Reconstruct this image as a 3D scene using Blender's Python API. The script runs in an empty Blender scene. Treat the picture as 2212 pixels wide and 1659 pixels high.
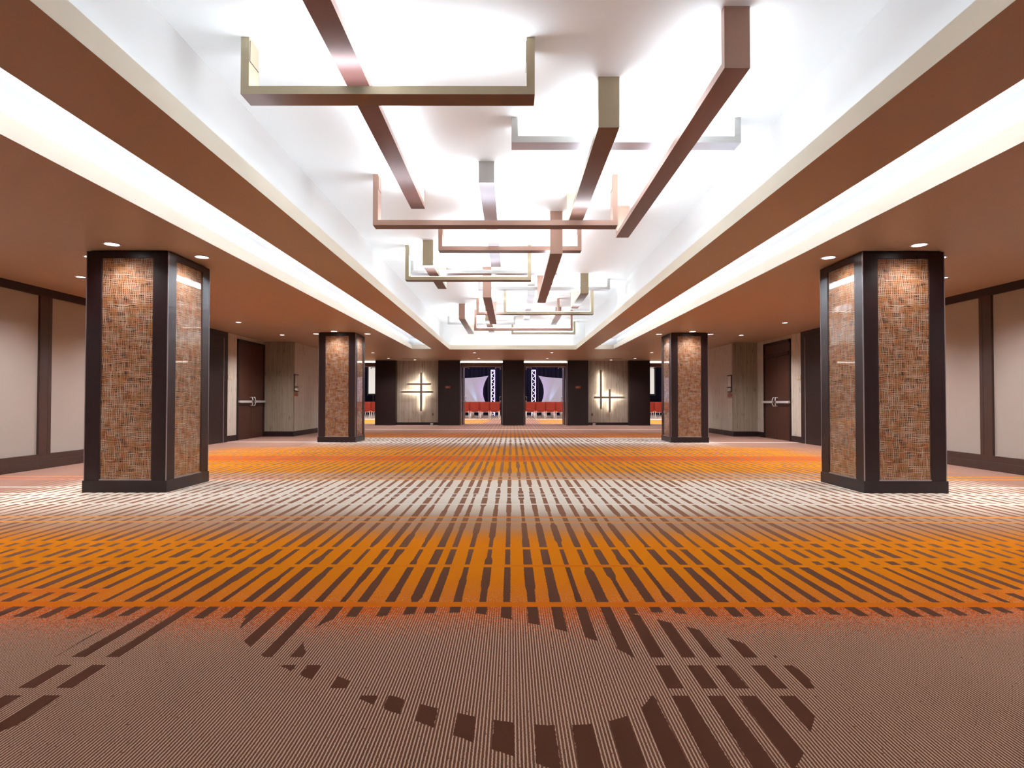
import bpy, bmesh, math, random
from mathutils import Matrix, Vector
random.seed(7)
S = bpy.context.scene
COL = S.collection
PI = math.pi
CX = 0.044            # centre line of the hall

# ------------------------------------------------------------------ helpers
def lin(r, g, b, k=1.0):
    def f(c):
        c /= 255.0
        return c / 12.92 if c <= 0.04045 else ((c + 0.055) / 1.055) ** 2.4
    return (f(r) * k, f(g) * k, f(b) * k, 1.0)

class MB:
    """collects shapes, links them as one mesh object"""
    def __init__(s):
        s.bm = bmesh.new()
    def box(s, x0, x1, y0, y1, z0, z1):
        if x0 > x1: x0, x1 = x1, x0
        if y0 > y1: y0, y1 = y1, y0
        if z0 > z1: z0, z1 = z1, z0
        v = [s.bm.verts.new(p) for p in ((x0,y0,z0),(x1,y0,z0),(x1,y1,z0),(x0,y1,z0),(x0,y0,z1),(x1,y0,z1),(x1,y1,z1),(x0,y1,z1))]
        for f in ((3,2,1,0),(4,5,6,7),(0,1,5,4),(1,2,6,5),(2,3,7,6),(3,0,4,7)):
            s.bm.faces.new([v[i] for i in f])
        return s
    def quad(s, *pts):
        s.bm.faces.new([s.bm.verts.new(p) for p in pts]); return s
    def prism(s, pts, z0, z1, axis='z'):
        """extrude a 2D outline; axis says which axis is the extrusion"""
        def P(a, b, c):
            return {'z': (a, b, c), 'y': (a, c, b), 'x': (c, a, b)}[axis]
        lo = [s.bm.verts.new(P(a, b, z0)) for a, b in pts]
        hi = [s.bm.verts.new(P(a, b, z1)) for a, b in pts]
        n = len(pts)
        s.bm.faces.new(lo[::-1]); s.bm.faces.new(hi)
        for i in range(n):
            s.bm.faces.new((lo[i], lo[(i+1) % n], hi[(i+1) % n], hi[i]))
        return s
    def strip(s, x0, x1, y0, y1, z, pitch=0.4):
        """a flat strip facing up, cut into short lengths along its longer side"""
        x0, x1 = sorted((x0, x1)); y0, y1 = sorted((y0, y1))
        al = (x1-x0) > (y1-y0)
        n = max(1, int(round(max(x1-x0, y1-y0)/pitch)))
        for i in range(n):
            if al: a, c = x0+(x1-x0)*i/n, x0+(x1-x0)*(i+1)/n; s.quad((a,y0,z),(c,y0,z),(c,y1,z),(a,y1,z))
            else: a, c = y0+(y1-y0)*i/n, y0+(y1-y0)*(i+1)/n; s.quad((x0,a,z),(x1,a,z),(x1,c,z),(x0,c,z))
        return s
    def disc(s, c, r, z, n=28, up=False):
        v = [s.bm.verts.new((c[0]+r*math.cos(2*PI*i/n), c[1]+r*math.sin(2*PI*i/n), z)) for i in range(n)]
        s.bm.faces.new(v if up else v[::-1]); return s
    def ring(s, c, r0, r1, z0, z1, n=28):
        prof = ((r0, z0), (r1, z0), (r1, z1), (r0, z1))
        R = []
        for i in range(n):
            a = 2*PI*i/n
            R.append([s.bm.verts.new((c[0]+r*math.cos(a), c[1]+r*math.sin(a), z)) for r, z in prof])
        for i in range(n):
            A, B = R[i], R[(i+1) % n]
            for k in range(4):
                s.bm.faces.new((A[k], B[k], B[(k+1) % 4], A[(k+1) % 4]))
        return s
    def tube(s, pts, r, n=8):
        pts = [Vector(p) for p in pts]
        rings = []
        for i, p in enumerate(pts):
            d = (pts[min(i+1, len(pts)-1)] - pts[max(i-1, 0)]).normalized()
            u = d.cross(Vector((0, 0, 1)))
            if u.length < 1e-3: u = d.cross(Vector((1, 0, 0)))
            u.normalize(); w = d.cross(u).normalized()
            rings.append([s.bm.verts.new(p + r*(math.cos(2*PI*k/n)*u + math.sin(2*PI*k/n)*w)) for k in range(n)])
        for a, b in zip(rings[:-1], rings[1:]):
            for k in range(n):
                s.bm.faces.new((a[k], a[(k+1) % n], b[(k+1) % n], b[k]))
        s.bm.faces.new(rings[0][::-1]); s.bm.faces.new(rings[-1])
        return s
    def build(s, name, mat, parent=None, bevel=0, smooth=False):
        bmesh.ops.recalc_face_normals(s.bm, faces=s.bm.faces)
        me = bpy.data.meshes.new(name)
        s.bm.to_mesh(me); s.bm.free()
        o = bpy.data.objects.new(name, me)
        COL.objects.link(o)
        if mat: me.materials.append(mat)
        if parent: o.parent = parent
        if smooth:
            for p in me.polygons: p.use_smooth = True
        if bevel:
            b = o.modifiers.new('bevel', 'BEVEL'); b.width = bevel; b.segments = 2; b.limit_method = 'ANGLE'
        return o

def flat_normals_up(o):
    return o

def tag(o, label=None, cat=None, group=None, kind=None):
    if label: o['label'] = label
    if cat: o['category'] = cat
    if group: o['group'] = group
    if kind: o['kind'] = kind
    return o

def thing(name, label, cat, loc=(0, 0, 0), rz=0, group=None, kind=None):
    o = bpy.data.objects.new(name, None)
    o.empty_display_size = 0.1
    COL.objects.link(o); o.location = loc; o.rotation_euler = (0, 0, rz)
    return tag(o, label, cat, group, kind)

def dup(root, loc, rz, label, group=None):
    def cp(o, par):
        c = o.copy(); COL.objects.link(c)
        if par: c.parent = par
        for ch in list(o.children): cp(ch, c)
        return c
    r = cp(root, None)
    r.location = loc; r.rotation_euler = (0, 0, rz); r['label'] = label
    if group: r['group'] = group
    return r

# ------------------------------------------------------------------ node expressions
class E:
    """a tiny expression wrapper on math nodes"""
    def __init__(s, t, v): s.t, s.v = t, v
    def _b(s, op, o, c=None, rev=False):
        n = s.t.nodes.new('ShaderNodeMath'); n.operation = op
        ins = [o, s] if rev else [s, o]
        if c is not None: ins.append(c)
        for i, a in enumerate(ins):
            if a is None: continue
            a = a.v if isinstance(a, E) else a
            if isinstance(a, (int, float)): n.inputs[i].default_value = a
            else: s.t.links.new(a, n.inputs[i])
        return E(s.t, n.outputs[0])
    def __add__(s, o): return s._b('ADD', o)
    __radd__ = __add__
    def __sub__(s, o): return s._b('SUBTRACT', o)
    def __rsub__(s, o): return s._b('SUBTRACT', o, rev=True)
    def __mul__(s, o): return s._b('MULTIPLY', o)
    __rmul__ = __mul__
    def __truediv__(s, o): return s._b('DIVIDE', o)
    def lt(s, o): return s._b('LESS_THAN', o)
    def gt(s, o): return s._b('GREATER_THAN', o)
    def mx(s, o): return s._b('MAXIMUM', o)
    def mn(s, o): return s._b('MINIMUM', o)
    def pw(s, o): return s._b('POWER', o)
    def floor(s): return s._b('FLOOR', None)
    def fract(s): return s._b('FRACT', None)
    def abs(s): return s._b('ABSOLUTE', None)
    def sin(s): return s._b('SINE', None)
    def step(s, a, b, lo=0.0, hi=1.0):
        n = s.t.nodes.new('ShaderNodeMapRange'); n.interpolation_type = 'SMOOTHSTEP'
        s.t.links.new(s.v, n.inputs['Value'])
        for k, q in (('From Min', a), ('From Max', b), ('To Min', lo), ('To Max', hi)): n.inputs[k].default_value = q
        return E(s.t, n.outputs[0])
    def between(s, a, b): return s.gt(a) * s.lt(b)

class Mat:
    def __init__(s, name):
        s.m = bpy.data.materials.new(name); s.m.use_nodes = True
        s.t = s.m.node_tree; s.t.nodes.clear()
        s.out = s.t.nodes.new('ShaderNodeOutputMaterial')
        s.p = s.t.nodes.new('ShaderNodeBsdfPrincipled')
        s.t.links.new(s.p.outputs[0], s.out.inputs[0])
    def co(s):
        n = s.t.nodes.new('ShaderNodeTexCoord'); q = s.t.nodes.new('ShaderNodeSeparateXYZ')
        s.t.links.new(n.outputs['Object'], q.inputs[0])
        return [E(s.t, q.outputs[i]) for i in range(3)]
    def vec(s, *a):
        n = s.t.nodes.new('ShaderNodeCombineXYZ')
        for i, q in enumerate(a):
            if isinstance(q, E): s.t.links.new(q.v, n.inputs[i])
            else: n.inputs[i].default_value = q
        return n.outputs[0]
    def noise(s, *a, detail=1.0, rough=0.5):
        n = s.t.nodes.new('ShaderNodeTexNoise'); n.inputs['Scale'].default_value = 1.0
        n.inputs['Detail'].default_value = detail; n.inputs['Roughness'].default_value = rough
        s.t.links.new(s.vec(*a), n.inputs['Vector'])
        return E(s.t, n.outputs[0])
    def white(s, *a):
        n = s.t.nodes.new('ShaderNodeTexWhiteNoise'); n.noise_dimensions = '3D'
        s.t.links.new(s.vec(*a), n.inputs['Vector'])
        return E(s.t, n.outputs['Value'])
    def mix(s, f, a, b):
        n = s.t.nodes.new('ShaderNodeMix'); n.data_type = 'RGBA'
        for k, q in ((0, f), (6, a), (7, b)):
            q = q.v if isinstance(q, E) else q
            if isinstance(q, (int, float)): n.inputs[k].default_value = q
            elif isinstance(q, tuple): n.inputs[k].default_value = q
            else: s.t.links.new(q, n.inputs[k])
        return n.outputs[2]
    def ramp(s, e, stops):
        n = s.t.nodes.new('ShaderNodeValToRGB'); s.t.links.new(e.v, n.inputs[0])
        r = n.color_ramp
        while len(r.elements) < len(stops): r.elements.new(0.5)
        for el, (p, c) in zip(r.elements, stops): el.position = 0.0
        for el, (p, c) in zip(r.elements, stops):
            el.position = p; el.color = c
        return n.outputs[0]
    def set(s, **k):
        for a, v in k.items():
            i = s.p.inputs[a.replace('_', ' ')]
            if isinstance(v, E): s.t.links.new(v.v, i)
            elif isinstance(v, bpy.types.NodeSocket): s.t.links.new(v, i)
            else: i.default_value = v
        return s
    def bump(s, e, strength, dist):
        n = s.t.nodes.new('ShaderNodeBump'); n.inputs['Strength'].default_value = strength; n.inputs['Distance'].default_value = dist
        s.t.links.new(e.v, n.inputs['Height']); s.t.links.new(n.outputs[0], s.p.inputs['Normal'])
        return s

def plain(name, col, rough=0.6, metal=0.0, spec=0.4, vary=0.06, scale=3.0, emis=None, estr=0.0, coat=0.0):
    m = Mat(name)
    x, y, z = m.co()
    n = m.noise(x*scale, y*scale, z*scale, detail=2)
    dark = tuple(c*(1-vary) for c in col[:3]) + (1,)
    lite = tuple(min(1, c*(1+vary)) for c in col[:3]) + (1,)
    m.set(Base_Color=m.mix(n, dark, lite), Roughness=rough, Metallic=metal)
    m.p.inputs['Specular IOR Level'].default_value = spec
    if coat:
        m.p.inputs['Coat Weight'].default_value = coat; m.p.inputs['Coat Roughness'].default_value = 0.04
    if emis:
        m.p.inputs['Emission Color'].default_value = emis; m.p.inputs['Emission Strength'].default_value = estr
    return m.m

def glow(name, col, strength):
    m = Mat(name)
    m.set(Base_Color=(0.8, 0.8, 0.8, 1), Roughness=0.5)
    m.p.inputs['Emission Color'].default_value = col; m.p.inputs['Emission Strength'].default_value = strength
    return m.m

# ------------------------------------------------------------------ materials
def carpet_material():
    m = Mat('patterned_carpet')
    x, y, z = m.co()
    A = lambda r, g, b, k=1.0: lin(r, g, b, k*CARPET_GAIN)
    ax = (x - 0.05).abs()
    tuft = m.noise(x*170, y*90, 0.0, detail=1)
    fine = m.noise(x*45, y*45, 3.0, detail=2)
    wob = m.noise(x*0.9, y*0.25, 7.0, detail=2) - 0.5
    xe = x + (fine - 0.5)*0.009
    # columns of dashes
    t = (xe + 0.020)/0.121
    k = (t + 0.5).floor()
    loc = (t - k)*0.121
    jit = (m.white(k*1.37, 2.0, 0.0) - 0.5)*0.026
    sy_ = y*1.7 + m.white(k, 5.0, 0.0)*9.0
    seg = sy_.floor(); fr = sy_.fract().step(0.0, 0.16)
    wa, wb_ = m.white(k, seg, 1.0), m.white(k, seg - 1.0, 1.0)
    hw = (wb_ + (wa - wb_)*fr)*0.017 + 0.0135
    # sideways limits of the dashes in the far bands
    lim = y.step(5.3, 6.6, 0.0, 1.0)*y.step(13.0, 14.5, 0.0, -1.3).__add__(1.0).mx(0.0)
    side = (ax + wob*1.2)
    far_side = y.step(13.0, 14.5, 6.6, 5.0) - y.step(19.0, 21.0, 0.0, 1.4)
    shrink = (far_side - side).step(0.0, 1.0)
    shrink = shrink.mx(y.lt(5.4))
    hw = y.lt(2.985)*0.026 + y.gt(2.985)*hw
    hw = hw*(shrink*0.75 + 0.25)*(y.step(1.5, 2.6, 1.0, 0.0)*0.35 + 1.0)
    stripe = (loc - jit).abs().lt(hw)*shrink.gt(0.12)
    # cross bars that cut the dashes
    gap = None
    for a, b, lo in ((2.984,3.054,0),(3.690,3.748,0),(4.130,4.191,0),(4.30,4.37,1.9),(3.83,3.91,1.9),(3.20,3.265,2.3),(2.33,2.40,0),(2.091,2.143,0),
                     (5.903,5.956,0),(6.331,6.380,0),(6.55,6.60,0),(7.04,7.10,0),(5.030,5.080,0),(5.244,5.292,0),(7.75,7.83,0),(8.03,8.11,0),
                     (9.35,9.45,1.0),(10.1,10.25,0),(11.1,11.25,0),(12.0,12.15,2.0),(14.7,14.85,0),(15.5,15.65,0),(16.2,16.4,0),(21.3,21.5,0),(22.6,22.9,0)):
        g = y.between(a, b)
        if lo: g = g*(ax + wob).gt(lo)
        gap = g if gap is None else gap.mx(g)
    # the rings of thick dashes in the plain zone
    def ell(cx, cy, a, b, pwr=2.4, ux=-0.75, uy=0.66):
        L = math.hypot(ux, uy); ux, uy = ux/L, uy/L
        dx, dy = xe - cx, y + (fine-0.5)*0.01 - cy
        u = ((dx*ux + dy*uy)/a).abs().pw(pwr); v = ((dx*uy - dy*ux)/b).abs().pw(pwr)
        return (u + v).lt(1.0)
    inner = ell(-0.181, 2.438, 0.751, 0.416, 2.343, -0.882, 0.471)
    outer = ell(-0.074, 2.546, 1.208, 0.645, 3.399, -0.839, 0.544)
    left = ell(-1.66, 2.45, 0.62, 0.16, 2.2, -0.05, 1.0)
    left2 = ell(-2.75, 2.45, 0.7, 0.12, 2.2, -0.5, 0.8)
    blob = ell(0.80, 1.52, 0.22, 0.14, 2.2)
    right = ell(3.1, 2.7, 0.5, 0.2, 2.2, -0.6, 0.8)
    ringm = (outer*(1.0 - inner)).mx(left).mx(left2).mx(blob).mx(right)
    on = (y + wob*0.45 + (tuft-0.5)*0.05).gt(2.87).mx(ringm)
    stripe = stripe*on*(1.0 - gap)
    # the plain zone: light pinstripes on brown
    pin_n = m.noise(x*60, y*140, 1.0, detail=1)
    pins = ((x + (pin_n-0.5)*0.0035)/0.0112).fract().lt(0.40)*pin_n.gt(0.30)
    shade = m.noise(x*1.6, y*1.6, 4.0, detail=2)
    dark = m.mix(shade, A(100,62,44), A(122,81,62))
    pincol = m.mix(pins, dark, A(208,167,142))
    # bands of colour
    yy = y + wob*0.10
    R = [(2.4,(208,94,12)),(2.95,(212,106,6)),(3.2,(214,114,4)),(3.7,(219,124,4)),(4.35,(222,124,2)),(4.58,(206,126,44)),(4.85,(176,132,102)),(5.3,(178,148,130)),
         (5.75,(220,204,186)),(6.3,(234,222,206)),(7.68,(232,218,200)),(7.85,(196,160,134)),(8.35,(192,152,120)),(8.6,(219,136,16)),(9.9,(221,138,12)),
         (10.3,(214,100,24)),(10.95,(214,100,24)),(11.3,(217,136,22)),(12.8,(210,130,30)),(13.4,(190,140,100)),(14.0,(192,168,152)),(14.7,(236,226,214)),(16.3,(232,220,206)),
         (16.8,(206,120,40)),(18.3,(198,108,40)),(19.2,(160,122,106)),(24.5,(158,126,114)),(26.6,(165,138,122)),(26.9,(208,138,58)),(32.2,(208,138,58)),(32.5,(222,206,196))]
    band = m.ramp(yy/34.0, [(q/34.0, A(*c)) for q, c in R])
    taupe = A(158,122,108)
    lat = (ax + wob*2.2).step(4.6, 6.1)*y.gt(5.4)*y.lt(8.5)
    lat = lat.mx((ax + wob*2.5).step(5.2, 6.6)*y.gt(8.5)*y.lt(13.2)).mx((ax + wob*2.0).step(4.3, 5.4)*y.gt(13.2)*y.lt(19.5)).mx((ax + wob*0.6).lt(1.25)*y.gt(26.0)*y.lt(33.0))
    band = m.mix(lat, band, taupe)
    heather = m.noise(x*9, y*30, 2.0, detail=3)
    band = m.mix((heather-0.40)*0.28, band, A(150,110,80))
    # redder streaks
    red = (y.between(2.96, 3.07).mx(y.between(3.70, 3.74)).mx(y.between(3.15, 3.28)*ax.gt(2.2)))*m.noise(x*0.9, y*0.5, 9.0, detail=2).step(0.42, 0.66)
    band = m.mix(red*0.5, band, A(210,92,14))
    # thin lines laid across
    oline = y.between(5.03, 5.08).mx(y.between(5.244, 5.292)).mx(y.between(7.76, 7.83)).mx(y.between(8.03, 8.10))
    oline = oline*m.noise(x*0.55, y*3.0, 11.0).step(0.34, 0.42)
    band = m.mix(oline*0.9, band, A(222,136,40))
    wl = y.between(5.903, 5.956).mx(y.between(6.331,6.380)).mx(y.between(6.55, 6.60)).mx(y.between(7.04, 7.10)).mx(y.between(14.7,14.85)).mx(y.between(21.3,21.5))
    band = m.mix(wl*0.8, band, A(232,220,208))
    stripecol = m.mix((y + wob).step(2.3, 7.0), A(92,54,40), A(148,104,80))  # one brown, with the brighter light farther off painted in as a paler tone
    # dithered change from the plain zone to the orange
    dith = (y + wob*0.35 + (tuft-0.5)*1.7 + (pins-0.5)*-0.06).gt(2.85)
    bar = y.between(2.984, 3.054)
    base = m.mix(dith.mx(bar), pincol, band)
    speck = m.noise(x*230, y*120, 6.0, detail=0).gt(0.64)*y.between(3.05, 3.5)*(y*-1.0 + 3.55 + (tuft-0.5)*0.8).gt(0.22)
    base = m.mix(speck*0.45, base, A(206,150,120))
    red2 = y.between(2.3, 2.98)*0.75
    base = m.mix(red2*dith, base, A(200,82,18))
    col = m.mix(stripe, base, stripecol)
    pile = m.noise(x*260, y*260, 0.0, detail=1)
    col = m.mix((pile-0.5).abs()*0.5, col, A(90,60,45))
    m.set(Base_Color=col, Roughness=1.0)
    m.p.inputs['Specular IOR Level'].default_value = 0.05
    return m.m

CARPET_GAIN = 1.0

def wood_material(name, base, lite, rough=0.38):
    m = Mat(name)
    x, y, z = m.co()
    g = m.noise((x+y)*60, (x-y)*60, z*1.6, detail=3, rough=0.6)
    m.set(Base_Color=m.mix(g, base, lite), Roughness=rough)
    m.p.inputs['Specular IOR Level'].default_value = 0.45
    return m.m

def weave_material():
    m = Mat('woven_panel_behind_glass')
    x, y, z = m.co()
    u = x + y
    def lines(a, b, f, seed, lo, hi):
        ph = a*f + (m.noise(a*9, b*6, seed, detail=1) - 0.5)*2.0 + (m.noise(a*34, b*2.5, seed + 4.0, detail=0) - 0.5)*1.0
        wd = m.noise(a*26, b*5, seed + 8.0, detail=1).step(0.30, 0.66, lo, hi)
        return ((ph.fract() - 0.5).abs() - wd).step(-0.05, 0.05, 1.0, 0.0)
    v1 = lines(u, z, 48.0, 1.0, 0.05, 0.25)
    h1 = lines(z, u, 50.0, 5.0, 0.04, 0.24)
    v2 = lines(u, z, 83.0, 12.0, -0.22, 0.15)
    h2 = lines(z, u, 79.0, 15.0, -0.22, 0.15)
    patch = m.noise(u*16, z*18, 21.0, detail=2)
    ground = m.mix(patch.step(0.35, 0.65), lin(50,21,9), lin(140,62,12))
    thread = m.mix(m.noise(u*9, z*9, 30.0, detail=2).step(0.35, 0.65), lin(156,116,78), lin(174,150,128))
    col = m.mix(v1.mx(h1).mx(v2*0.8).mx(h2*0.8), ground, thread)
    m.set(Base_Color=col, Roughness=0.5)
    m.p.inputs['Specular IOR Level'].default_value = 0.3
    m.p.inputs['Coat Weight'].default_value = 1.0
    m.p.inputs['Coat Roughness'].default_value = 0.015
    m.p.inputs['Coat IOR'].default_value = 1.55
    return m.m

def paper_material(name, base, lite, mark):
    m = Mat(name)
    x, y, z = m.co()
    u = x + y
    a = m.noise(u*26, z*0.5, 1.0, detail=3, rough=0.6)
    d = m.noise(u*34, z*2.6, 8.0, detail=1).step(0.66, 0.70)
    col = m.mix(a.step(0.3, 0.7), base, lite)
    col = m.mix(d*0.75, col, mark)
    m.set(Base_Color=col, Roughness=0.75)
    m.p.inputs['Specular IOR Level'].default_value = 0.2
    return m.m

def drape_material():
    m = Mat('navy_drape')
    x, y, z = m.co()
    n = m.noise(x*9, 0.0, z*0.2, detail=2)
    m.set(Base_Color=m.mix(n, lin(16,14,34), lin(40,34,72)), Roughness=0.9)
    return m.m

def brushed(name, col, rough):
    m = Mat(name)
    x, y, z = m.co()
    n = m.noise(x*30, y*30, z*30, detail=1)
    m.set(Base_Color=m.mix(n, tuple(c*0.96 for c in col[:3])+(1,), col), Roughness=rough, Metallic=0.55)
    return m.m

LED = (0.86, 1.0, 1.12, 1)
M = dict(
    carpet=carpet_material(),
    brown=plain('brown_ceiling_paint', (.46,.30,.20,1), 0.45, spec=0.35, vary=0.03, scale=0.6),
    white=plain('white_tray_paint', (0.88,0.875,0.87,1), 0.7, vary=0.015, scale=0.7),
    slotlip=plain('cream_slot_lip_paint', (.56,.48,.385,1), 0.6, vary=0.02),
    cream=plain('cream_lip_paint', lin(244,234,212), 0.6, vary=0.02),
    wood=wood_material('dark_stained_wood', lin(27,14,16), lin(45,27,27)),
    wood2=wood_material('brown_stained_wood', lin(50,33,28), lin(78,55,46), 0.42),
    doorwood=wood_material('door_veneer', lin(58,30,22), lin(82,48,36), 0.42),
    weave=weave_material(),
    paper=paper_material('streaked_wallpaper', (.50,.43,.355,1), (.64,.56,.475,1), (.22,.165,.125,1)),
    paper3=paper_material('olive_wallpaper_painted_shade', (.27,.225,.165,1), (.36,.30,.225,1), (.13,.09,.06,1)),
    paper2=paper_material('rear_wallpaper', lin(150,134,118), lin(180,164,148), lin(104,90,78)),
    fabric=plain('cream_fabric', lin(172,163,155), 0.85, vary=0.04, scale=1.2, spec=0.2),
    steel=plain('brushed_steel', lin(214,210,208), 0.35, metal=0.35, vary=0.05, scale=20),
    alu=plain('aluminium_edge', lin(178,168,170), 0.35, metal=0.7, vary=0.05, scale=9),
    copper=brushed('copper_bar_finish', (.46,.27,.205,1), 0.42),
    tan=brushed('champagne_bar_finish', (.46,.375,.25,1), 0.42),
    silver=brushed('silver_bar_finish', (.50,.475,.45,1), 0.42),
    copper_under=brushed('copper_underside_painted_shade', (.155,.070,.062,1), 0.34),
    tan_under=brushed('tan_underside_painted_shade', (.165,.085,.066,1), 0.34),
    silver_under=brushed('silver_underside_painted_shade', (.48,.44,.48,1), 0.36),
    led=glow('uplight_led', LED, 10.8),
    slotled=glow('slot_led', LED, 120.0),
    sidefill=glow('added_side_fill', LED, 2.5),
    coveled=glow('end_cove_led', (1, .96, .9, 1), 4.5),
    lens=glow('downlight_lens', (1, 0.95, 0.98, 1), 5.0),
    sconceled=glow('sconce_backlight', (1, 0.97, 0.86, 1), 20.0),
    opening_led=glow('opening_led', (1, 0.94, 0.86, 1), 3.0),
    ringw=plain('white_trim', lin(225,220,222), 0.5),
    header=plain('taupe_header', lin(120,96,84), 0.6),
    plate=plain('ivory_plastic', lin(200,178,140), 0.5),
    whiteplate=plain('white_plastic', lin(220,214,212), 0.45),
    plaque=plain('copper_plaque', lin(150,84,62), 0.45, metal=0.3),
    plaque2=plain('worn_copper_inset', lin(178,118,104), 0.5, metal=0.2),
    darkmetal=plain('dark_bronze_metal', lin(70,52,50), 0.5, metal=0.4),
    glassplate=plain('frosted_plate', lin(176,156,144), 0.25, coat=0.5),
    black=plain('black_frame', lin(14,12,18), 0.6),
    drape=drape_material(),
    screen=plain('stretch_screen_fabric', lin(176,172,182), 0.9, vary=0.02),
    projscreen=plain('projection_screen_lit', lin(225,226,222), 0.9, emis=lin(206,208,204), estr=0.30, vary=0.01),
    truss=plain('truss_painted_lavender_glow', lin(226,218,240), 0.5, emis=lin(206,192,246), estr=0.8),  # emission stands in for lavender stage light falling on the truss
    orange=plain('orange_upholstery', lin(124,30,10), 0.75, vary=0.12, scale=6),
    seat=plain('orange_seat_pad', lin(214,84,36), 0.75, vary=0.1, scale=6),
    chrome=plain('polished_steel_leg', lin(222,218,216), 0.3, metal=0.4, vary=0.03),
    roomwall=plain('ballroom_wall', lin(70,60,66), 0.8),
    rail=plain('tan_sconce_bar', lin(132,116,100), 0.5, metal=0.2),
    grille=plain('slot_diffuser', lin(96,66,52), 0.6),
)

def struct(o, label=None, cat=None):
    return tag(o, label, cat, kind='structure')

# ------------------------------------------------------------------ floor
b = MB(); b.quad((-14.5,-4.2,0),(14.5,-4.2,0),(14.5,46,0),(-14.5,46,0))
struct(b.build('floor', M['carpet']), 'patterned carpet in orange, beige and brown dashes', 'floor')

# ------------------------------------------------------------------ ceiling
H = 2.70; ZC = 3.608
TX, S1, S2 = 2.068, 2.625, 3.270
TY, SY, Y0 = 19.58, 19.40, -3.4
XL, XR = -7.04, 7.09
b = MB()
def cq(x0, x1, y0, y1): b.quad((x0,y0,H),(x0,y1,H),(x1,y1,H),(x1,y0,H))
WX0, WX1 = -9.7, 9.8
cq(WX0, CX-S2, -4.2, 25.42); cq(CX+S2, WX1, -4.2, 25.42)
for s in (-1, 1):
    cq(*sorted((CX+s*S2, CX+s*S1)), -4.2, Y0); cq(*sorted((CX+s*S2, CX+s*S1)), SY, 25.42)
    cq(*sorted((CX+s*S1, CX+s*TX)), -4.2, 25.42)
cq(CX-TX, CX+TX, -4.2, Y0); cq(CX-TX, CX+TX, TY, 25.42)
ceil = struct(b.build('ceiling', M['brown']), 'brown painted ceiling around the white tray', 'ceiling')
LZ = 2.845
# tray lip, a frame of four upstands
b = MB()
b.box(CX-TX-.04, CX-TX, Y0, TY+.04, H+.001, LZ); b.box(CX+TX, CX+TX+.04, Y0, TY+.04, H+.001, LZ); b.box(CX-TX, CX+TX, TY, TY+.04, H+.001, LZ)
b.box(CX-TX, CX+TX, Y0-.04, Y0, H+.001, LZ)
b.build('tray_lip', M['cream'], ceil)
# tray recess
g = 0.326; x0, x1, y0, y1 = CX-TX-g, CX+TX+g, Y0-g, TY+g
b = MB()
b.quad((x0,y0,ZC),(x0,y1,ZC),(x1,y1,ZC),(x1,y0,ZC))
b.quad((x0,y0,H+.05),(x0,y1,H+.05),(x0,y1,ZC),(x0,y0,ZC)); b.quad((x1,y0,H+.05),(x1,y1,H+.05),(x1,y1,ZC),(x1,y0,ZC))
b.quad((x0,y1,H+.05),(x1,y1,H+.05),(x1,y1,ZC),(x0,y1,ZC)); b.quad((x0,y0,H+.05),(x1,y0,H+.05),(x1,y0,ZC),(x0,y0,ZC))
for a0, a1 in ((x0, CX-TX-.04), (CX+TX+.04, x1)): b.quad((a0,y0,H+.05),(a1,y0,H+.05),(a1,y1,H+.05),(a0,y1,H+.05))
b.quad((x0,TY+.04,H+.05),(x1,TY+.04,H+.05),(x1,y1,H+.05),(x0,y1,H+.05)); b.quad((x0,y0,H+.05),(x1,y0,H+.05),(x1,Y0-.04,H+.05),(x0,Y0-.04,H+.05))
b.build('tray_recess', M['white'], ceil)
b = MB(); b.strip(CX-TX+.1, CX+TX-.1, TY+.10, TY+.16, H+.12); b.build('cove_and_fill_light', M['coveled'], ceil)
for s in (-1, 1):
    MB().strip(CX+s*(TX+.05), CX+s*(TX+.13), Y0+.1, TY-.05, H+.12).build('cove_and_fill_light', M['sidefill'], ceil)  # side strips added out of sight behind the lip to brighten the tray
# two light slots
for s in (-1, 1):
    X = lambda d: CX + s*d
    b = MB()
    b.box(X(S2), X(S2+.03), Y0, SY+.03, H+.001, LZ); b.box(X(S1-.025), X(S1), Y0, SY+.03, H+.001, LZ)
    b.box(X(S1), X(S2), SY, SY+.03, H+.001, LZ); b.box(X(S1), X(S2), Y0-.03, Y0, H+.001, LZ)
    b.build('slot_lip', M['slotlip'], ceil)
    ro, ri, zr, ye = S2+.115, S1-.115, 3.05, SY+.10
    b = MB()
    b.quad((X(ro),Y0,zr),(X(ro),ye,zr),(X(ri),ye,zr),(X(ri),Y0,zr))
    b.quad((X(ro),Y0,H+.03),(X(ro),ye,H+.03),(X(ro),ye,zr),(X(ro),Y0,zr)); b.quad((X(ri),Y0,H+.03),(X(ri),ye,H+.03),(X(ri),ye,zr),(X(ri),Y0,zr))
    b.quad((X(ri),ye,H+.03),(X(ro),ye,H+.03),(X(ro),ye,zr),(X(ri),ye,zr)); b.quad((X(ri),Y0,H+.03),(X(ro),Y0,H+.03),(X(ro),Y0,zr),(X(ri),Y0,zr))
    b.quad((X(S2+.03),Y0,H+.03),(X(S2+.03),ye,H+.03),(X(ro),ye,H+.03),(X(ro),Y0,H+.03)); b.quad((X(S1-.025),Y0,H+.03),(X(S1-.025),ye,H+.03),(X(ri),ye,H+.03),(X(ri),Y0,H+.03))
    b.build('slot_recess', M['white'], ceil)
    b = MB(); b.strip(X(S1-.035), X(S1-.095), Y0+.1, SY-.1, H+.138); b.build('slot_light', M['slotled'], ceil)

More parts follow.
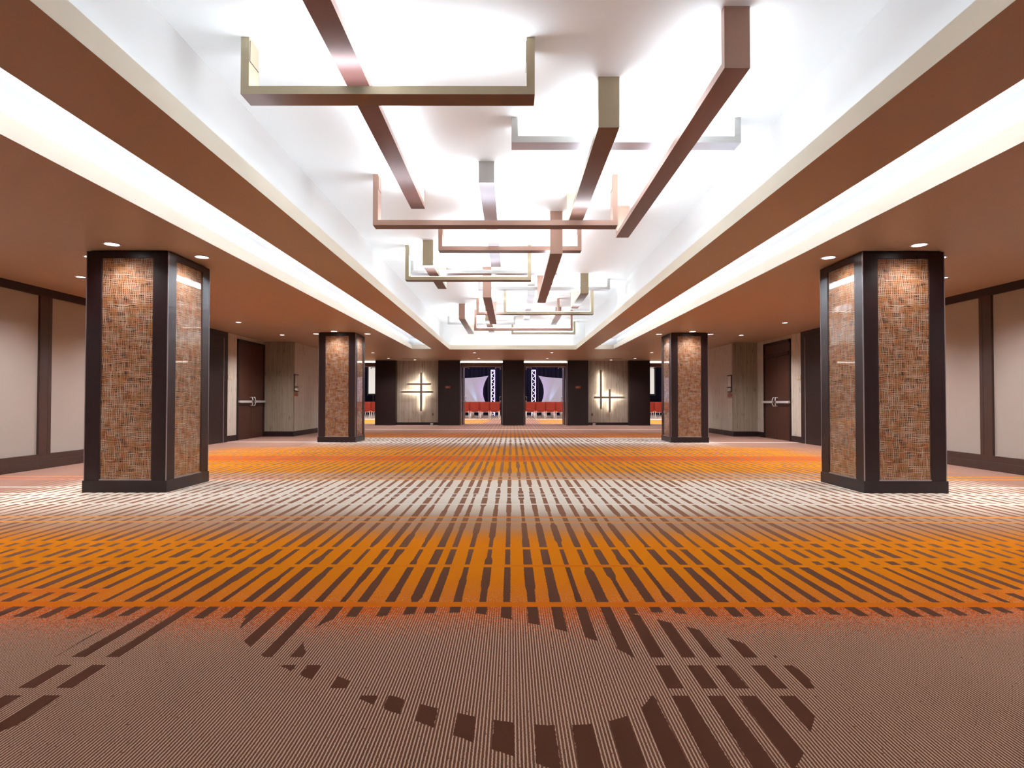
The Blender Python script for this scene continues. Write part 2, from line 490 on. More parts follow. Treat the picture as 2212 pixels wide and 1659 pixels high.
# ------------------------------------------------------------------ hanging bar fixtures
BT, BW = 0.058, 0.168
def fixture(kind, fin, lv, a0, a1, c, label):
    """kind T: runs across the hall from x=a0 to a1 with its near face at y=c; kind L: runs along the hall from y=a0 to a1, x from c to c+BW"""
    zb = {1: 3.376, 2: 3.198, 3: 3.023}[lv]
    if kind == 'T': loc = ((a0+a1)/2, c+BW/2, zb); ln = a1-a0; rz = 0
    else: loc = (c+BW/2, (a0+a1)/2, zb); ln = a1-a0; rz = PI/2
    t = thing('pendant_light', label, 'ceiling light', loc, rz, 'crossing bar lights hanging in the ceiling tray')
    h = ln/2; w = BW/2; top = ZC - zb
    m = M[fin]
    lb = MB().box(-h, h, -w, w, 0, BT).build('light_bar', m, t)
    lb.data.materials.append(M[fin + '_under'])  # underside copy of the finish, its dim reflections painted into the colour
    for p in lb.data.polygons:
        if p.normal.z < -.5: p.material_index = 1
    for s in (-1, 1):
        p = MB().box(*sorted((s*h, s*(h-BT))), -w, w, BT, top).build('hanger_post', m, t)
        if top > .3 and kind == 'T':
            xf = s*(h-BT) - s*.0015
            q = MB()
            q.box(xf-.0015, xf+.0015, -w+.012, w-.008, top-.17, top-.166); q.box(xf-.0015, xf+.0015, -w+.012, -w+.015, top-.17, top-.02)
            q.build('access_panel', M['darkmetal'], p)
    MB().strip(-h+BT+.03, h-BT-.03, -w+.025, w-.025, BT+.006).build('uplight_strip', M['led'], t)
    return t
fixture('T','tan',2,-1.927,0.164,4.213,'tan bar light across the hall, nearest of the cross bars')
fixture('L','copper',1,3.22,7.31,-1.232,'long copper bar light along the hall, nearest on the left, cut by picture top')
fixture('L','copper',2,3.875,7.948,1.392,'long copper bar light along the hall, nearest on the far right side')
fixture('L','tan',2,4.730,7.50,0.692,'tan bar light along the hall between the silver centre bar and the right copper bar')
fixture('T','silver',1,-0.001,2.091,5.413,'silver bar light across the hall at upper right behind two lengthwise bars')
fixture('T','copper',3,-1.583,1.213,6.790,'wide copper bar light across the hall, lowest and nearest of its colour')
fixture('L','silver',1,6.421,10.50,-0.356,'silver bar light along the hall passing over the wide copper cross bar')
fixture('T','copper',2,-1.062,1.013,8.62,'copper bar light across the hall just behind the wide copper cross bar')
fixture('L','copper',3,8.118,12.21,0.527,'long low copper bar light along the hall right of centre')
fixture('T','tan',3,-1.764,0.327,9.893,'tan bar light across the hall on the left, midway down the tray')
fixture('L','tan',2,9.597,11.626,-1.432,'short tan bar light along the hall crossing behind the left tan cross bar')
fixture('T','silver',1,-1.866,0.85,11.02,'wide silver bar light across the hall tight under the tray behind the left tan bar')
fixture('L','copper',3,11.560,15.62,-0.558,'long low copper bar light along the hall left of centre')
fixture('L','tan',2,12.096,14.091,1.397,'short tan bar light along the hall on the right, midway down the tray')
fixture('T','silver',1,-0.705,2.081,12.607,'wide silver bar light across the hall ending beside the right short tan bar')
fixture('L','silver',1,13.297,17.48,0.355,'long silver bar light along the hall beyond the low copper one')
fixture('T','tan',3,-0.185,1.898,13.79,'tan bar light across the hall on the right, low, deep in the tray')
fixture('T','copper',2,-0.885,1.211,15.016,'copper bar light across the hall behind the deep right tan bar')
fixture('L','copper',2,15.891,19.5,-1.405,'copper bar light along the hall at far left of the tray')
fixture('L','tan',2,16.207,19.02,-0.715,'bronze toned bar light along the hall behind the left low copper bar')
fixture('L','copper',1,16.524,18.56,1.219,'short copper bar light along the hall tight under the tray at far right')
fixture('T','copper',3,-1.055,1.733,16.908,'wide low copper bar light across the hall, farthest of its colour')
fixture('T','silver',1,-1.953,0.123,18.260,'silver bar light across the hall at far left near the tray end')
fixture('T','tan',2,0.000,2.082,19.441,'tan bar light across the hall, farthest one at the tray end')

for a in (('T','tan',2,-1.30,0.79,2.15,'added unseen tan bar light across the hall directly above the viewer'),('L','copper',2,-1.55,2.52,1.25,'added unseen copper bar light along the hall above and behind the viewer'),
          ('T','silver',1,-0.4,1.69,.6,'added unseen silver bar light across the hall just behind the viewer'),('L','tan',1,-3.1,-.9,-1.35,'added unseen tan bar light along the hall well behind the viewer'),
          ('T','copper',3,-1.5,1.3,-2.3,'added unseen copper bar light across the hall well behind the viewer')): fixture(*a)  # bars added out of view to light the near carpet
# ------------------------------------------------------------------ downlights
def spot(parent, loc, energy, size, blend, rad=0.06, col=(.97, .96, .98)):
    l = bpy.data.lights.new('lamp', 'SPOT'); l.energy = energy; l.spot_size = math.radians(size); l.spot_blend = blend
    l.shadow_soft_size = rad; l.color = col
    o = bpy.data.objects.new('lamp', l); COL.objects.link(o); o.location = loc; o.parent = parent
    return o
def downlight(x, y, label, group, energy, size=95, r=0.080):
    t = thing('downlight', label, 'downlight', (x, y, H), 0, group)
    MB().ring((0, 0), r-.010, r+.008, -.007, 0.0).build('trim_ring', M['ringw'], t)
    MB().disc((0, 0), r-.008, -.003).build('lens', M['lens'], t)
    spot(t, (0, 0, -.03), energy, size, 1.0)
    return t
PW = 0.9126
PIL = [(CX-4.333, 6.66, 'near left'), (CX+4.333, 6.66, 'near right'), (CX-4.333, 14.703, 'far left'), (CX+4.333, 14.703, 'far right')]
for px, py, nm in PIL:
    yc = py + PW/2; sg = 1 if px < 0 else -1
    downlight(px, py-.265, f'recessed downlight in front of the {nm} pillar', 'downlights washing the pillars', 30, 146)
    downlight(px + sg*(PW/2+.215), yc-.15, f'recessed downlight on the hall side of the {nm} pillar', 'downlights washing the pillars', 24, 146)
    downlight(px - sg*(PW/2+.16), yc-.15, f'recessed downlight on the wall side of the {nm} pillar', 'downlights washing the pillars', 22, 120)
rowname = {3.4: 'nearest', 5.75: 'second', 8.1: 'third', 10.45: 'fourth', 12.80: 'fifth', 15.24: 'sixth'}
for y in (5.75, 8.1, 10.45, 12.80, 15.24):
    for s, nm in ((-1, 'left'), (1, 'right')):
        downlight(5.86 if s > 0 else -5.85, y, f'recessed downlight along the {nm} side wall, {rowname[y]} in its row', 'downlights along the side walls', 150, 140, .062)
for x, y, nm in ((-4.86,20.95,'outer left, first row'),(-4.87,23.7,'outer left, second row'),(-1.295,20.9,'inner left, first row'),(-1.29,23.65,'inner left, second row'),
                 (1.405,20.8,'inner right, first row'),(1.415,23.6,'inner right, second row'),(4.86,20.7,'outer right, first row'),(4.87,23.55,'outer right, second row')):
    downlight(x, y, f'recessed downlight before the back wall, {nm}', 'downlights before the back wall', 130, 130, .062)
for x, nm in ((-3.96, 'left'), (4.08, 'right')):
    downlight(x, 24.5, f'recessed downlight right above the {nm} crossed wall light', 'downlights before the back wall', 45, 120, .062)
for x, nm in ((-4.0, 'left'), (4.05, 'right')):
    o = MB().box(x-.36, x+.36, 23.76, 23.86, H-.006, H).build('air_vent', M['grille'])
    tag(o, f'thin slot air vent in the ceiling before the {nm} crossed wall light', 'air vent', 'slot vents near the back wall')

# ------------------------------------------------------------------ pillars
def pillar(px, py, nm):
    t = thing('pillar', f'square dark wood pillar with woven glass panels, {nm}', 'pillar', (px, py+PW/2, 0), 0, 'pillars with woven panels')
    w = PW/2; st = .165; zt = 2.688
    MB().box(-w+.03, w-.03, -w+.03, w-.03, 0, H).build('core', M['wood'], t)
    pb = .012
    MB().box(-w-pb, w+pb, -w-pb, w+pb, 0, .132).build('plinth', M['wood'], t, bevel=.003)
    for sx in (-1, 1):
        for sy in (-1, 1):
            b = MB()
            b.prism([(sx*w, sy*w), (sx*(w-st), sy*w), (sx*(w-st), sy*(w-.03)), (sx*(w-.03), sy*(w-.03)), (sx*(w-.03), sy*(w-st)), (sx*w, sy*(w-st))], .132, zt)
            b.build('corner_post', M['wood'], t, bevel=.002)
            MB().box(*sorted((sx*(w-.006), sx*(w+.003))), *sorted((sy*(w-.006), sy*(w+.003))), .132, zt).build('edge_trim', M['alu'], t)
    for k in range(4):
        R = Matrix.Rotation(k*PI/2, 4, 'Z')
        def put(b, name, mat):
            for v in b.bm.verts: v.co = R @ v.co
            return b.build(name, mat, t)
        put(MB().box(-w+st, w-st, -w, -w+.03, zt-.075, zt), 'top_rail', M['wood'])
        put(MB().box(-w+st, w-st, -w+.012, -w+.03, .145, zt-.075), 'woven_panel', M['weave'])
        put(MB().box(-w+st, w-st, -w+.001, -w+.02, .132, .146), 'sill', M['alu'])
        b = MB(); b.box(-w+st, -w+st+.008, -w+.004, -w+.016, .146, zt-.075); b.box(w-st-.008, w-st, -w+.004, -w+.016, .146, zt-.075)
        put(b, 'panel_bead', M['wood2'])
for p in PIL: pillar(*p)

# ------------------------------------------------------------------ side walls
def side_wall(s):
    nm = 'left' if s < 0 else 'right'
    X = XL if s < 0 else XR
    XI = -6.22 if s < 0 else 6.40            # inner stretch beyond the return
    YR = 17.05 if s < 0 else 17.24           # the return
    cab1 = 14.72 if s < 0 else 14.53
    d0, d1 = (15.33, 17.00) if s < 0 else (15.16, 16.77)
    def bx(b, dep0, dep1, y0, y1, z0, z1):   # dep: distance out of the wall into the hall
        b.box(*sorted((X - s*dep0, X - s*dep1)), y0, y1, z0, z1)
    b = MB(); bx(b, -.12, 0, -4.2, YR, 0, H)
    b.box(*sorted((XI, XI + s*.12)), YR+.12, 22.0, 0, H)
    wall = struct(b.build(f'wall_{nm}', M['paper']), f'{nm} side wall with cream panels then streaked wallpaper', 'wall')
    MB().box(*sorted((X + s*.12, XI)), YR, YR+.12, 0, H).build('wall_return', M['paper3'], wall)  # olive paper with the return's shade mixed into its colour
    # panelled stretch
    pitch = 2.62; first = 8.985 if s < 0 else 8.89
    st = [first + pitch*k for k in range(-5, 2)]
    end = cab1 - 1.75
    for k, c in enumerate(st):
        b = MB(); bx(b, 0, .045, c-.117, c+.117, .20, 2.585)
        for e in (-.117, .045): pass
        b.build('panel_stile', M['wood2'], wall, bevel=.003)
        g_ = MB(); bx(g_, .045, .0465, c+.045, c+.051, .22, 2.585); g_.build('stile_groove', M['wood'], wall)
    edges = [-4.0] + st + [end]
    for a, c in zip(edges[:-1], edges[1:]):
        lo = a + (.117 if a != -4.0 else 0); hi = c - (.117 if c != end else 0)
        if hi - lo < .1: continue
        b = MB(); bx(b, 0, .012, lo, hi, .22, 2.585); b.build('fabric_panel', M['fabric'], wall)
    b = MB(); bx(b, 0, .05, -4.0, end, 0, .125); bx(b, 0, .042, -4.0, end, .125, .22)
    b.build('bottom_rail', M['wood2'], wall, bevel=.004)
    b = MB(); bx(b, 0, .045, -4.0, end, 2.58, H); b.build('top_rail', M['wood'], wall)
    # tall dark closet doors
    t = thing('door_3' if s < 0 else 'door_4', f'tall dark wood closet door with silver edge on the {nm} wall', 'door', kind='structure')
    b = MB(); bx(b, 0, .05, end, cab1-.21, 0, 2.55); b.build('door_leaf', M['wood'], t)
    b = MB(); bx(b, 0, .06, end, cab1, 2.55, H-.005); bx(b, 0, .06, cab1-.19, cab1, 0, 2.55); b.build('door_frame', M['wood'], t)
    b = MB(); bx(b, 0, .062, cab1-.21, cab1-.19, 0, 2.55); b.build('silver_edge', M['alu'], t)
    # baseboards
    b = MB(); bx(b, 0, .02, cab1, d0, 0, .145)
    if YR - d1 > .1: bx(b, 0, .02, d1, YR-.021, 0, .145)
    b.box(*sorted((X, XI - s*.02)), YR-.02, YR, 0, .145)
    b.box(*sorted((XI - s*.02, XI)), YR, 22.0, 0, .145)
    struct(b.build(f'baseboard_{nm}', M['wood']), f'dark baseboard along the {nm} wallpaper', 'baseboard')
    # double door
    t = thing('door_1' if s < 0 else 'door_2', f'brown double door with steel push bars in the {nm} wall', 'door', kind='structure')
    b = MB(); bx(b, 0, .03, d0, d0+.07, 0, 2.605); bx(b, 0, .03, d1-.07, d1, 0, 2.605); bx(b, 0, .03, d0, d1, 2.53, 2.605)
    b.build('door_frame', M['wood'], t)
    mid = (d0+d1)/2
    zt = 2.53 if s < 0 else 2.21
    if s > 0:
        b = MB(); bx(b, 0, .012, d0+.07, d1-.07, 2.29, 2.53); b.build('transom_panel', M['doorwood'], t)
        b = MB(); bx(b, 0, .045, d0+.07, d1-.07, 2.215, 2.285); b.build('transom_bar', M['darkmetal'], t)
    for y0_, y1_, e in ((d0+.07, mid-.004, -1), (mid+.004, d1-.07, 1)):
        b = MB(); bx(b, 0, .015, y0_, y1_, .01, zt); leaf = b.build('door_leaf', M['doorwood'], t)
        b = MB(); bx(b, .05, .085, *sorted((mid+e*.10, mid+e*.80)), .962, 1.022); bx(b, .015, .06, *sorted((mid+e*.74, mid+e*.80)), .965, 1.02)
        b.build('push_bar', M['steel'], leaf, bevel=.006)
        pl = MB()
        xx = X - s*.075
        pl.tube([(X-s*.015, mid+e*.075, 1.10), (xx, mid+e*.075, 1.11), (xx-s*.02, mid+e*.085, 1.05), (xx-s*.02, mid+e*.085, .94), (xx, mid+e*.075, .88), (X-s*.015, mid+e*.075, .89)], .014)
        pl.build('pull_handle', M['steel'], leaf, smooth=True)
    # double light switch
    yw = 14.93 if s < 0 else 14.755
    t = thing('light_switch', f'ivory double light switch plate on {nm} wallpaper beside the double door', 'light switch', (X, yw, 1.60), 0, 'switch plates by the side doors')
    b = MB(); b.box(*sorted((0, -s*.008)), -.095, .095, -.058, .058); b.build('plate', M['plate'], t, bevel=.002)
    for e in (-.045, .045):
        b = MB(); b.box(*sorted((-s*.008, -s*.013)), e-.018, e+.018, -.034, .034); b.build('rocker', M['whiteplate'], t)
    # directory sign
    ys = 17.10 if s < 0 else 17.36
    ys2 = 17.40 if s < 0 else 17.66
    t = thing('wall_sign', f'slim bracket wall sign with copper square on the {nm} wallpapered return', 'wall sign', (XI, ys, 1.15), 0, 'bracket signs on the side walls')
    L_ = ys2 - ys
    D = lambda a, c: sorted((-s*a, -s*c))
    MB().box(*D(.0, .03), 0, .022, .135, .63).build('rail', M['darkmetal'], t)
    for z_ in (.600, .255, .125):
        MB().box(*D(.0, .035), .022, L_, z_, z_+.028).build('bracket', M['darkmetal'], t)
    MB().box(*D(.004, .014), .04, L_-.02, .29, .59).build('sign_plate', M['glassplate'], t)
    MB().box(*D(.004, .014), .04, L_-.02, .16, .245).build('sign_plate', M['glassplate'], t)
    MB().box(*D(.0, .02), 0, L_, 0, .09).build('copper_plaque', M['plaque'], t, bevel=.003)
side_wall(-1); side_wall(1)

# wall behind the camera
b = MB(); b.box(-7.3, 7.3, -4.3, -4.2, 0, H)
struct(b.build('wall_front', M['fabric']), 'plain cream end wall behind the viewer', 'wall')

# ------------------------------------------------------------------ back wall with openings
YB, YW, YE = 24.845, 25.15, 25.45
b = MB()
for a, c in ((-4.807, -3.045), (3.193, 4.886)): b.box(a, c, YW, YE, 0, H)
b.box(-14.5, -7.6, YB+.1, YE, 0, H); b.box(7.7, 14.5, YB+.1, YE, 0, H)
b.box(-14.5, 14.5, YE, YE+.15, H, 4.6)
wb = struct(b.build('wall_back', M['paper2']), 'back wall of dark wood piers and streaked wallpaper bays', 'wall')
for a, c in ((-5.659,-4.807),(-3.045,-2.142),(-.364,.520),(2.330,3.193),(4.886,5.757)):
    MB().box(a, c, YB, YE, 0, H-.004).build('wood_pier', M['wood'], wb)
b = MB()
for a, c in ((-4.807,-3.045),(3.193,4.886)): b.box(a, c, YW-.02, YW, 0, .112)
struct(b.build('baseboard_back', M['wood']), 'dark baseboard under the back wallpaper bays', 'baseboard')
for a, c in ((-7.6,-5.659),(-2.142,-.364),(.520,2.330),(5.757,7.7)):
    MB().box(a, c, YE-.1, YE+.05, 2.49, 2.625).build('opening_header', M['header'], wb)
    MB().box(a, c, YE-.06, YE-.03, 2.635, 2.69).build('opening_light', M['opening_led'], wb)
    MB().box(a, c, YE-.02, YE+.05, 2.625, H).build('opening_back', M['header'], wb)
    b = MB(); b.box(a, a+.03, YE-.02, YE+.06, 0, 2.49); b.box(c-.03, c, YE-.02, YE+.06, 0, 2.49); b.box(a, c, YE-.02, YE+.06, 2.46, 2.49)
    b.build('opening_frame', M['alu'], wb)
# open leaves
n_ = 5
for xj, s, nm in ((-2.142, 1, 'left jamb of the left middle opening'), (-.364, -1, 'right jamb of the left middle opening'), (.520, 1, 'left jamb of the right middle opening'),
                  (2.330, -1, 'right jamb of the right middle opening'), (-5.659, -1, 'right jamb of the far left opening'), (5.757, 1, 'left jamb of the far right opening')):
    t = thing(f'door_{n_}', f'dark door leaf standing open at the {nm}', 'door', kind='structure'); n_ += 1
    X = lambda d: xj + s*d
    MB().box(X(.035), X(.08), YE+.08, YE+.95, .01, 2.44).build('door_leaf', M['wood2'], t)
    MB().box(X(.030), X(.085), YE+.95, YE+.96, .01, 2.44).build('leaf_edge', M['alu'], t)
    b = MB(); b.box(X(.08), X(.13), YE+.18, YE+.88, .98, 1.03); b.build('push_bar', M['steel'], t)
    MB().tube([(X(.08),YE+.75,1.20),(X(.15),YE+.75,1.19),(X(.15),YE+.75,.93),(X(.08),YE+.75,.92)], .015).build('pull_handle', M['steel'], t)
    b = MB(); b.box(X(.08), X(.13), YE+.10, YE+.32, 2.36, 2.42); b.box(X(.09), X(.34), YE+.06, YE+.085, 2.425, 2.445); b.box(X(.31), X(.34), YE+.06, YE+.085, 2.38, 2.43)
    b.build('door_closer', M['steel'], t)

# crossed wall lights
def sconce(nm, bars, label):
    t = thing('wall_light', label, 'wall light', (0, YW, 0), 0)
    for x0_, x1_, z0_, z1_ in bars:
        v = (z1_-z0_) > (x1_-x0_)
        off = .118 if v else .122
        n2 = 'upright_bar' if v else 'cross_bar'
        bar = MB().box(x0_, x1_, -off-.03, -off, z0_, z1_).build(n2, M['rail'], t, bevel=.003)
        i = .018; e = .10; ex = i if v else e; ez = e if v else i
        MB().box(x0_+ex, x1_-ex, -off, -off+.008, z0_+ez, z1_-ez).build('backlight', M['sconceled'], bar)
        if v: MB().box(x0_+.02, x1_-.02, -off, 0, z0_+.3, z0_+.34).build('standoff', M['darkmetal'], bar)
        else: MB().box(x0_+.3, x0_+.34, -off, 0, z0_+.02, z1_-.02).build('standoff', M['darkmetal'], bar)
    return t
sconce('left', [(-3.822,-3.727,.591,2.20),(-4.360,-3.361,1.675,1.752),(-4.606,-3.269,1.344,1.422)], 'backlit wall light of one upright and two cross bars, left bay')
sconce('right', [(3.697,3.780,.675,2.304),(4.068,4.150,.541,1.512),(3.448,4.732,1.122,1.204)], 'backlit wall light of two uprights and one cross bar, right bay')
for x, nm in ((-2.641, 'left'), (2.765, 'right')):
    t = thing('door_plaque', f'small copper room plaque on the dark pier {nm} of the middle openings', 'plaque', (x, YB, 1.585), 0, 'copper plaques on the dark piers')
    MB().box(-.105, .105, -.012, .004, -.05, .05).build('plate', M['plaque'], t, bevel=.003)
    MB().box(-.075, .025, -.015, -.010, -.03, .03).build('inset', M['plaque2'], t)
for x, nm in ((-3.30, 'left'), (3.388, 'right')):
    t = thing('wall_outlet', f'grey power outlet low on the {nm} wallpaper bay', 'outlet', (x, YW, .45), 0, 'outlets in the wallpaper bays')
    MB().box(-.036, .036, -.008, 0, -.058, .058).build('plate', M['rail'], t, bevel=.002)
    for z_ in (-.026, .026): MB().box(-.017, .017, -.011, -.008, z_-.016, z_+.016).build('socket', M['darkmetal'], t)
for x, nm in ((-3.337, 'left'), (3.465, 'right')):
    t = thing('baseboard_outlet', f'white outlet box on the dark baseboard of the {nm} bay', 'outlet', (x, YW-.02, 0), 0, 'white boxes on the back baseboard')
    MB().box(-.055, .055, -.05, 0, .002, .078).build('box', M['whiteplate'], t, bevel=.004)
    for e in (-.025, .025): MB().box(e-.014, e+.014, -.053, -.05, .022, .058).build('socket', M['rail'], t)

# ------------------------------------------------------------------ the ballroom beyond
b = MB(); b.box(-14.6, -14.5, YE, 46, 0, 4.6); struct(b.build('wall_ballroom_left', M['roomwall']), 'dim left wall of the ballroom beyond', 'wall')
b = MB(); b.box(14.5, 14.6, YE, 46, 0, 4.6); struct(b.build('wall_ballroom_right', M['roomwall']), 'dim right wall of the ballroom beyond', 'wall')
b = MB(); b.box(-14.6, 14.6, 46, 46.1, 0, 4.6); struct(b.build('wall_ballroom_end', M['roomwall']), 'end wall of the ballroom behind the drape', 'wall')
b = MB(); b.quad((-14.6,YE,4.6),(-14.6,46,4.6),(14.6,46,4.6),(14.6,YE,4.6)); struct(b.build('ceiling_ballroom', M['roomwall']), 'dim ceiling of the ballroom beyond', 'ceiling')
# drape with folds
b = MB(); n = 900; prev = None
for i in range(n+1):
    x = -13.8 + 27.6*i/n
    y = 43.6 + .10*math.sin(x*16) + .05*math.sin(x*37+1) + .04*math.sin(x*5.3)
    cur = (b.bm.verts.new((x, y, 0.01)), b.bm.verts.new((x, y, 4.5)))
    if prev: b.bm.faces.new((prev[0], cur[0], cur[1], prev[1]))
    prev = cur
o = b.build('stage_drape', M['drape'], smooth=True); tag(o, 'dark navy pleated drape across the end of the ballroom', 'drape')
# stretch screens with hollow edges
def stretch(xa, xb, nm):
    zt, zb = 2.69, .55; Y = 40.0
    cx = (xa+xb)/2; w = abs(xb-xa)/2; N = 24
    pts = []
    def curve(p, q, bow, horiz):
        for i in range(N):
            t_ = i/N; k = 4*t_*(1-t_)*bow
            pts.append((p[0]+(q[0]-p[0])*t_ + (0 if horiz else k), p[1]+(q[1]-p[1])*t_ + (k if horiz else 0)))
    x0_, x1_ = cx-w, cx+w
    curve((x0_, zb), (x1_, zb), .16, True); curve((x1_, zb), (x1_, zt), -.36, False)
    curve((x1_, zt), (x0_, zt), -.17, True); curve((x0_, zt), (x0_, zb), .36, False)
    t = thing('stretch_screen', f'white four pointed stretch fabric screen in the ballroom, seen through the {nm} middle opening', 'screen', (0, 0, 0), 0)
    MB().prism(pts, Y, Y+.02, 'y').build('fabric', M['screen'], t)
    for x_ in (x0_, x1_): MB().tube([(x_, Y+.05, 0), (x_, Y+.05, 2.75)], .03).build('support_pole', M['black'], t)
stretch(-5.6, -1.541, 'left'); stretch(1.803, 5.85, 'right')
# box trusses
def truss(x0_, x1_, nm):
    Y = 39.6; zt = 3.07; d = .28
    t = thing('stage_truss', f'upright lavender lit lattice truss in the ballroom, {nm} of the two', 'truss', ((x0_+x1_)/2, Y, 0), 0)
    w = (x1_-x0_)/2 - .025
    for sx in (-1, 1):
        for y_ in (0, d):
            MB().tube([(sx*w, y_, 0), (sx*w, y_, zt)], .021).build('chord', M['truss'], t)
    b = MB(); k = 8; up = 1 if nm == 'left' else -1
    for y_ in (0, d):
        for i in range(k):
            za, zb_ = zt*i/k, zt*(i+1)/k; zm = (za+zb_)/2
            b.tube([(-w*up, y_, za), (w*up, y_, zm)], .016, 6); b.tube([(w*up, y_, zm), (-w*up, y_, zb_)], .016, 6)
        b.tube([(-w, y_, zt-.02), (w, y_, zt-.02)], .025, 6)
    b.build('lacing', M['truss'], t)
    MB().box(-w-.1, w+.1, -.1, d+.1, 0, .02).build('base_plate', M['black'], t)
truss(-1.371, -1.089, 'left'); truss(1.326, 1.622, 'right')
# projection screens at the sides
for xa, xb, nm in ((-9.55, -6.5, 'left'), (6.5, 9.55, 'right')):
    t = thing('projection_screen', f'white projection screen with black border in the ballroom, far {nm}', 'screen', (0, 0, 0), 0)
    Y = 40.0
    MB().box(xa, xb, Y, Y+.03, 1.49, 3.32).build('screen_surface', M['projscreen'], t)
    b = MB(); f_ = .10
    b.box(xa-f_, xa, Y-.01, Y+.05, 1.49-f_, 3.32+f_); b.box(xb, xb+f_, Y-.01, Y+.05, 1.49-f_, 3.32+f_); b.box(xa, xb, Y-.01, Y+.05, 1.49-f_, 1.49); b.box(xa, xb, Y-.01, Y+.05, 3.32, 3.32+f_)
    b.build('border', M['black'], t)
    for x_ in (xa+.3, xb-.3): MB().box(x_-.03, x_+.03, Y+.05, Y+.10, 0, 3.3).build('stand_leg', M['black'], t)

# banquet chairs, backs towards the hall
def make_chair(label):
    t = thing('conference_chair', label, 'chair', (0, 0, 0), 0, 'orange chairs in the ballroom rows')
    # backrest: a curved upholstered shell, facing +y
    b = MB(); N = 10; W = .262
    rows = ((.40, .00, .92), (.46, -.012, .97), (.60, -.02, 1.0), (.78, -.035, 1.0), (.90, -.05, .97), (.94, -.052, .90), (.957, -.05, .80))
    F, Bk = [], []
    for z, dy, sc in rows:
        fr, bk = [], []
        for i in range(N+1):
            u = -1 + 2*i/N
            yb = dy + .055*u*u
            th = .045*(1 - .5*abs(u)**4)*(1 if z < .95 else .5)
            bk.append(b.bm.verts.new((u*W*sc, yb, z))); fr.append(b.bm.verts.new((u*W*sc, yb+th, z)))
        F.append(fr); Bk.append(bk)
    for a in range(len(rows)-1):
        for i in range(N):
            b.bm.faces.new((Bk[a][i], Bk[a][i+1], Bk[a+1][i+1], Bk[a+1][i])); b.bm.faces.new((F[a][i+1], F[a][i], F[a+1][i], F[a+1][i+1]))
        for i in (0, N): b.bm.faces.new((Bk[a][i], F[a][i], F[a+1][i], Bk[a+1][i]))
    for i in range(N):
        b.bm.faces.new((Bk[0][i], F[0][i], F[0][i+1], Bk[0][i+1])); b.bm.faces.new((Bk[-1][i], Bk[-1][i+1], F[-1][i+1], F[-1][i]))
    b.build('backrest', M['orange'], t, smooth=True)
    b = MB(); b.prism([(-.24,.03),(.24,.03),(.262,.12),(.262,.42),(.235,.49),(-.235,.49),(-.262,.42),(-.262,.12)], .40, .475); b.build('seat', M['seat'], t, bevel=.015)
    for sx in (-1, 1):
        MB().tube([(sx*.225, .05, .41), (sx*.235, .0, .2), (sx*.245, -.045, 0)], .012).build('leg', M['chrome'], t, smooth=True)
        MB().tube([(sx*.225, .45, .41), (sx*.235, .47, .2), (sx*.24, .49, 0)], .012).build('leg', M['chrome'], t, smooth=True)
    b = MB(); b.tube([(-.228,.04,.385),(.228,.04,.385)], .010); b.tube([(-.228,.45,.385),(.228,.45,.385)], .010)
    b.tube([(-.228,.04,.385),(-.228,.45,.385)], .010); b.tube([(.228,.04,.385),(.228,.45,.385)], .010); b.build('seat_frame', M['chrome'], t)
    return t
ORD = ['first','second','third','fourth','fifth','sixth','seventh','eighth','ninth','tenth','eleventh','twelfth','thirteenth','fourteenth']
proto = None
for s, blk in ((-1, 'left'), (1, 'right')):
    for r in range(4):
        for c in (0,1,2,3,4,11,12,13):
            x = -.95-.56*c if s < 0 else 1.08+.56*c
            y = 33.75 + r*.95
            lab = f'orange upholstered chair with steel legs, {ORD[r]} row, {ORD[c]} from the aisle, {blk} seating block'
            if proto is None:
                proto = make_chair(lab); proto.location = (x, y, 0)
            else:
                dup(proto, (x, y, 0), 0, lab)

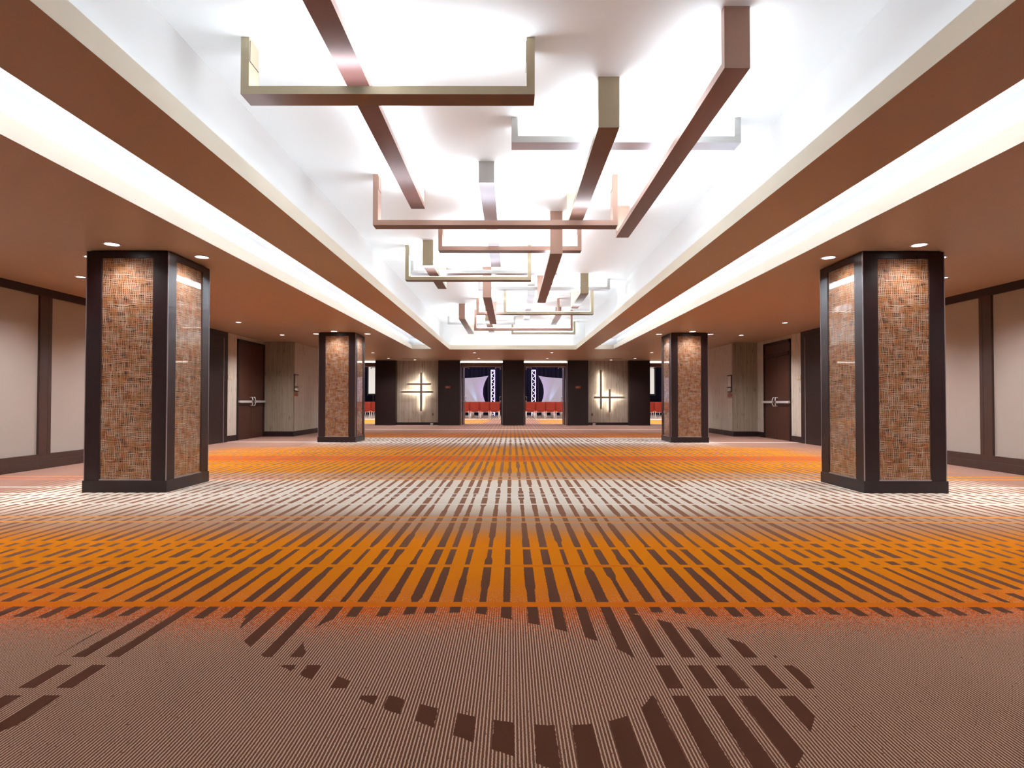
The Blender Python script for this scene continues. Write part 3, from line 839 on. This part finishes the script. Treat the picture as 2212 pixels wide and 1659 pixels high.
# ------------------------------------------------------------------ ballroom lighting
def area(loc, rot, sx, sy, e, col):
    l = bpy.data.lights.new('ballroom_fill', 'AREA'); l.shape = 'RECTANGLE'; l.size = sx; l.size_y = sy; l.energy = e; l.color = col
    o = bpy.data.objects.new('ballroom_fill', l); COL.objects.link(o); o.location = loc; o.rotation_euler = rot
area((-6, 31.5, 4.55), (0, 0, 0), 9, 9, 480, (1, .94, .9))
area((6, 31.5, 4.55), (0, 0, 0), 9, 9, 480, (1, .94, .9))
for sx in (-4.5, 4.5): area((sx, 26.4, 3.9), (math.radians(62), 0, 0), 7, .8, 230, (1, .95, .92))  # unseen front fill added over the openings to brighten the chairs and legs
def aim(loc, to, e, size, col, blend=.6, rad=.05):
    l = bpy.data.lights.new('stage_spot', 'SPOT'); l.energy = e; l.spot_size = math.radians(size); l.spot_blend = blend; l.color = col; l.shadow_soft_size = rad
    o = bpy.data.objects.new('stage_spot', l); COL.objects.link(o); o.location = loc
    o.rotation_euler = (Vector(to)-Vector(loc)).to_track_quat('-Z', 'Y').to_euler()
for s in (-1, 1):
    aim((s*3.2+.1, 36.6, 4.3), (s*3.3+.1, 40, 1.6), 90, 60, (.66, .56, 1), 1.0, .2)     # screen wash
    aim((s*2.15+.1, 39.75, .35), (s*2.75+.1, 40.02, 1.75), 110, 17, (.40, .66, 1), .7)      # grazing beams
    aim((s*3.9+.1, 39.75, .35), (s*3.45+.1, 40.02, 1.95), 110, 17, (.42, .62, 1), .7)
    aim((s*1.25+.1, 38.3, .2), (s*1.25+.1, 39.7, 1.6), 160, 70, (.55, .35, 1), 1.0)        # truss
    aim((s*.6, 37.5, 4.4), (s*1.6, 26, 1.0), 500, 50, (.35, .25, 1), 1.0, .3)              # violet spill to the openings

# ------------------------------------------------------------------ camera and world
cam = bpy.data.cameras.new('camera'); co = bpy.data.objects.new('camera', cam); COL.objects.link(co)
cam.sensor_width = 36; cam.lens = 1292.947/2212*36
cam.shift_x = (1106-1104.746)/2212; cam.shift_y = (841.767-829.5)/2212
cam.clip_end = 200
co.matrix_world = Matrix.Translation((0, 0, 1.0201)) @ Matrix.Rotation(PI/2 + .018574, 4, 'X') @ Matrix.Rotation(.00085, 4, 'Z')
S.camera = co
w = bpy.data.worlds.new('world'); S.world = w; w.use_nodes = True
w.node_tree.nodes['Background'].inputs[0].default_value = (.02, .02, .025, 1)
w.node_tree.nodes['Background'].inputs[1].default_value = .3
S.view_settings.view_transform = 'Standard'
S.view_settings.look = 'None'
S.view_settings.exposure = 0.72
S.cycles.max_bounces = 4
S.cycles.diffuse_bounces = 4
S.cycles.adaptive_threshold = 0.12
S.cycles.glossy_bounces = 3
S.cycles.sample_clamp_indirect = 8.0
S.cycles.use_denoising = True
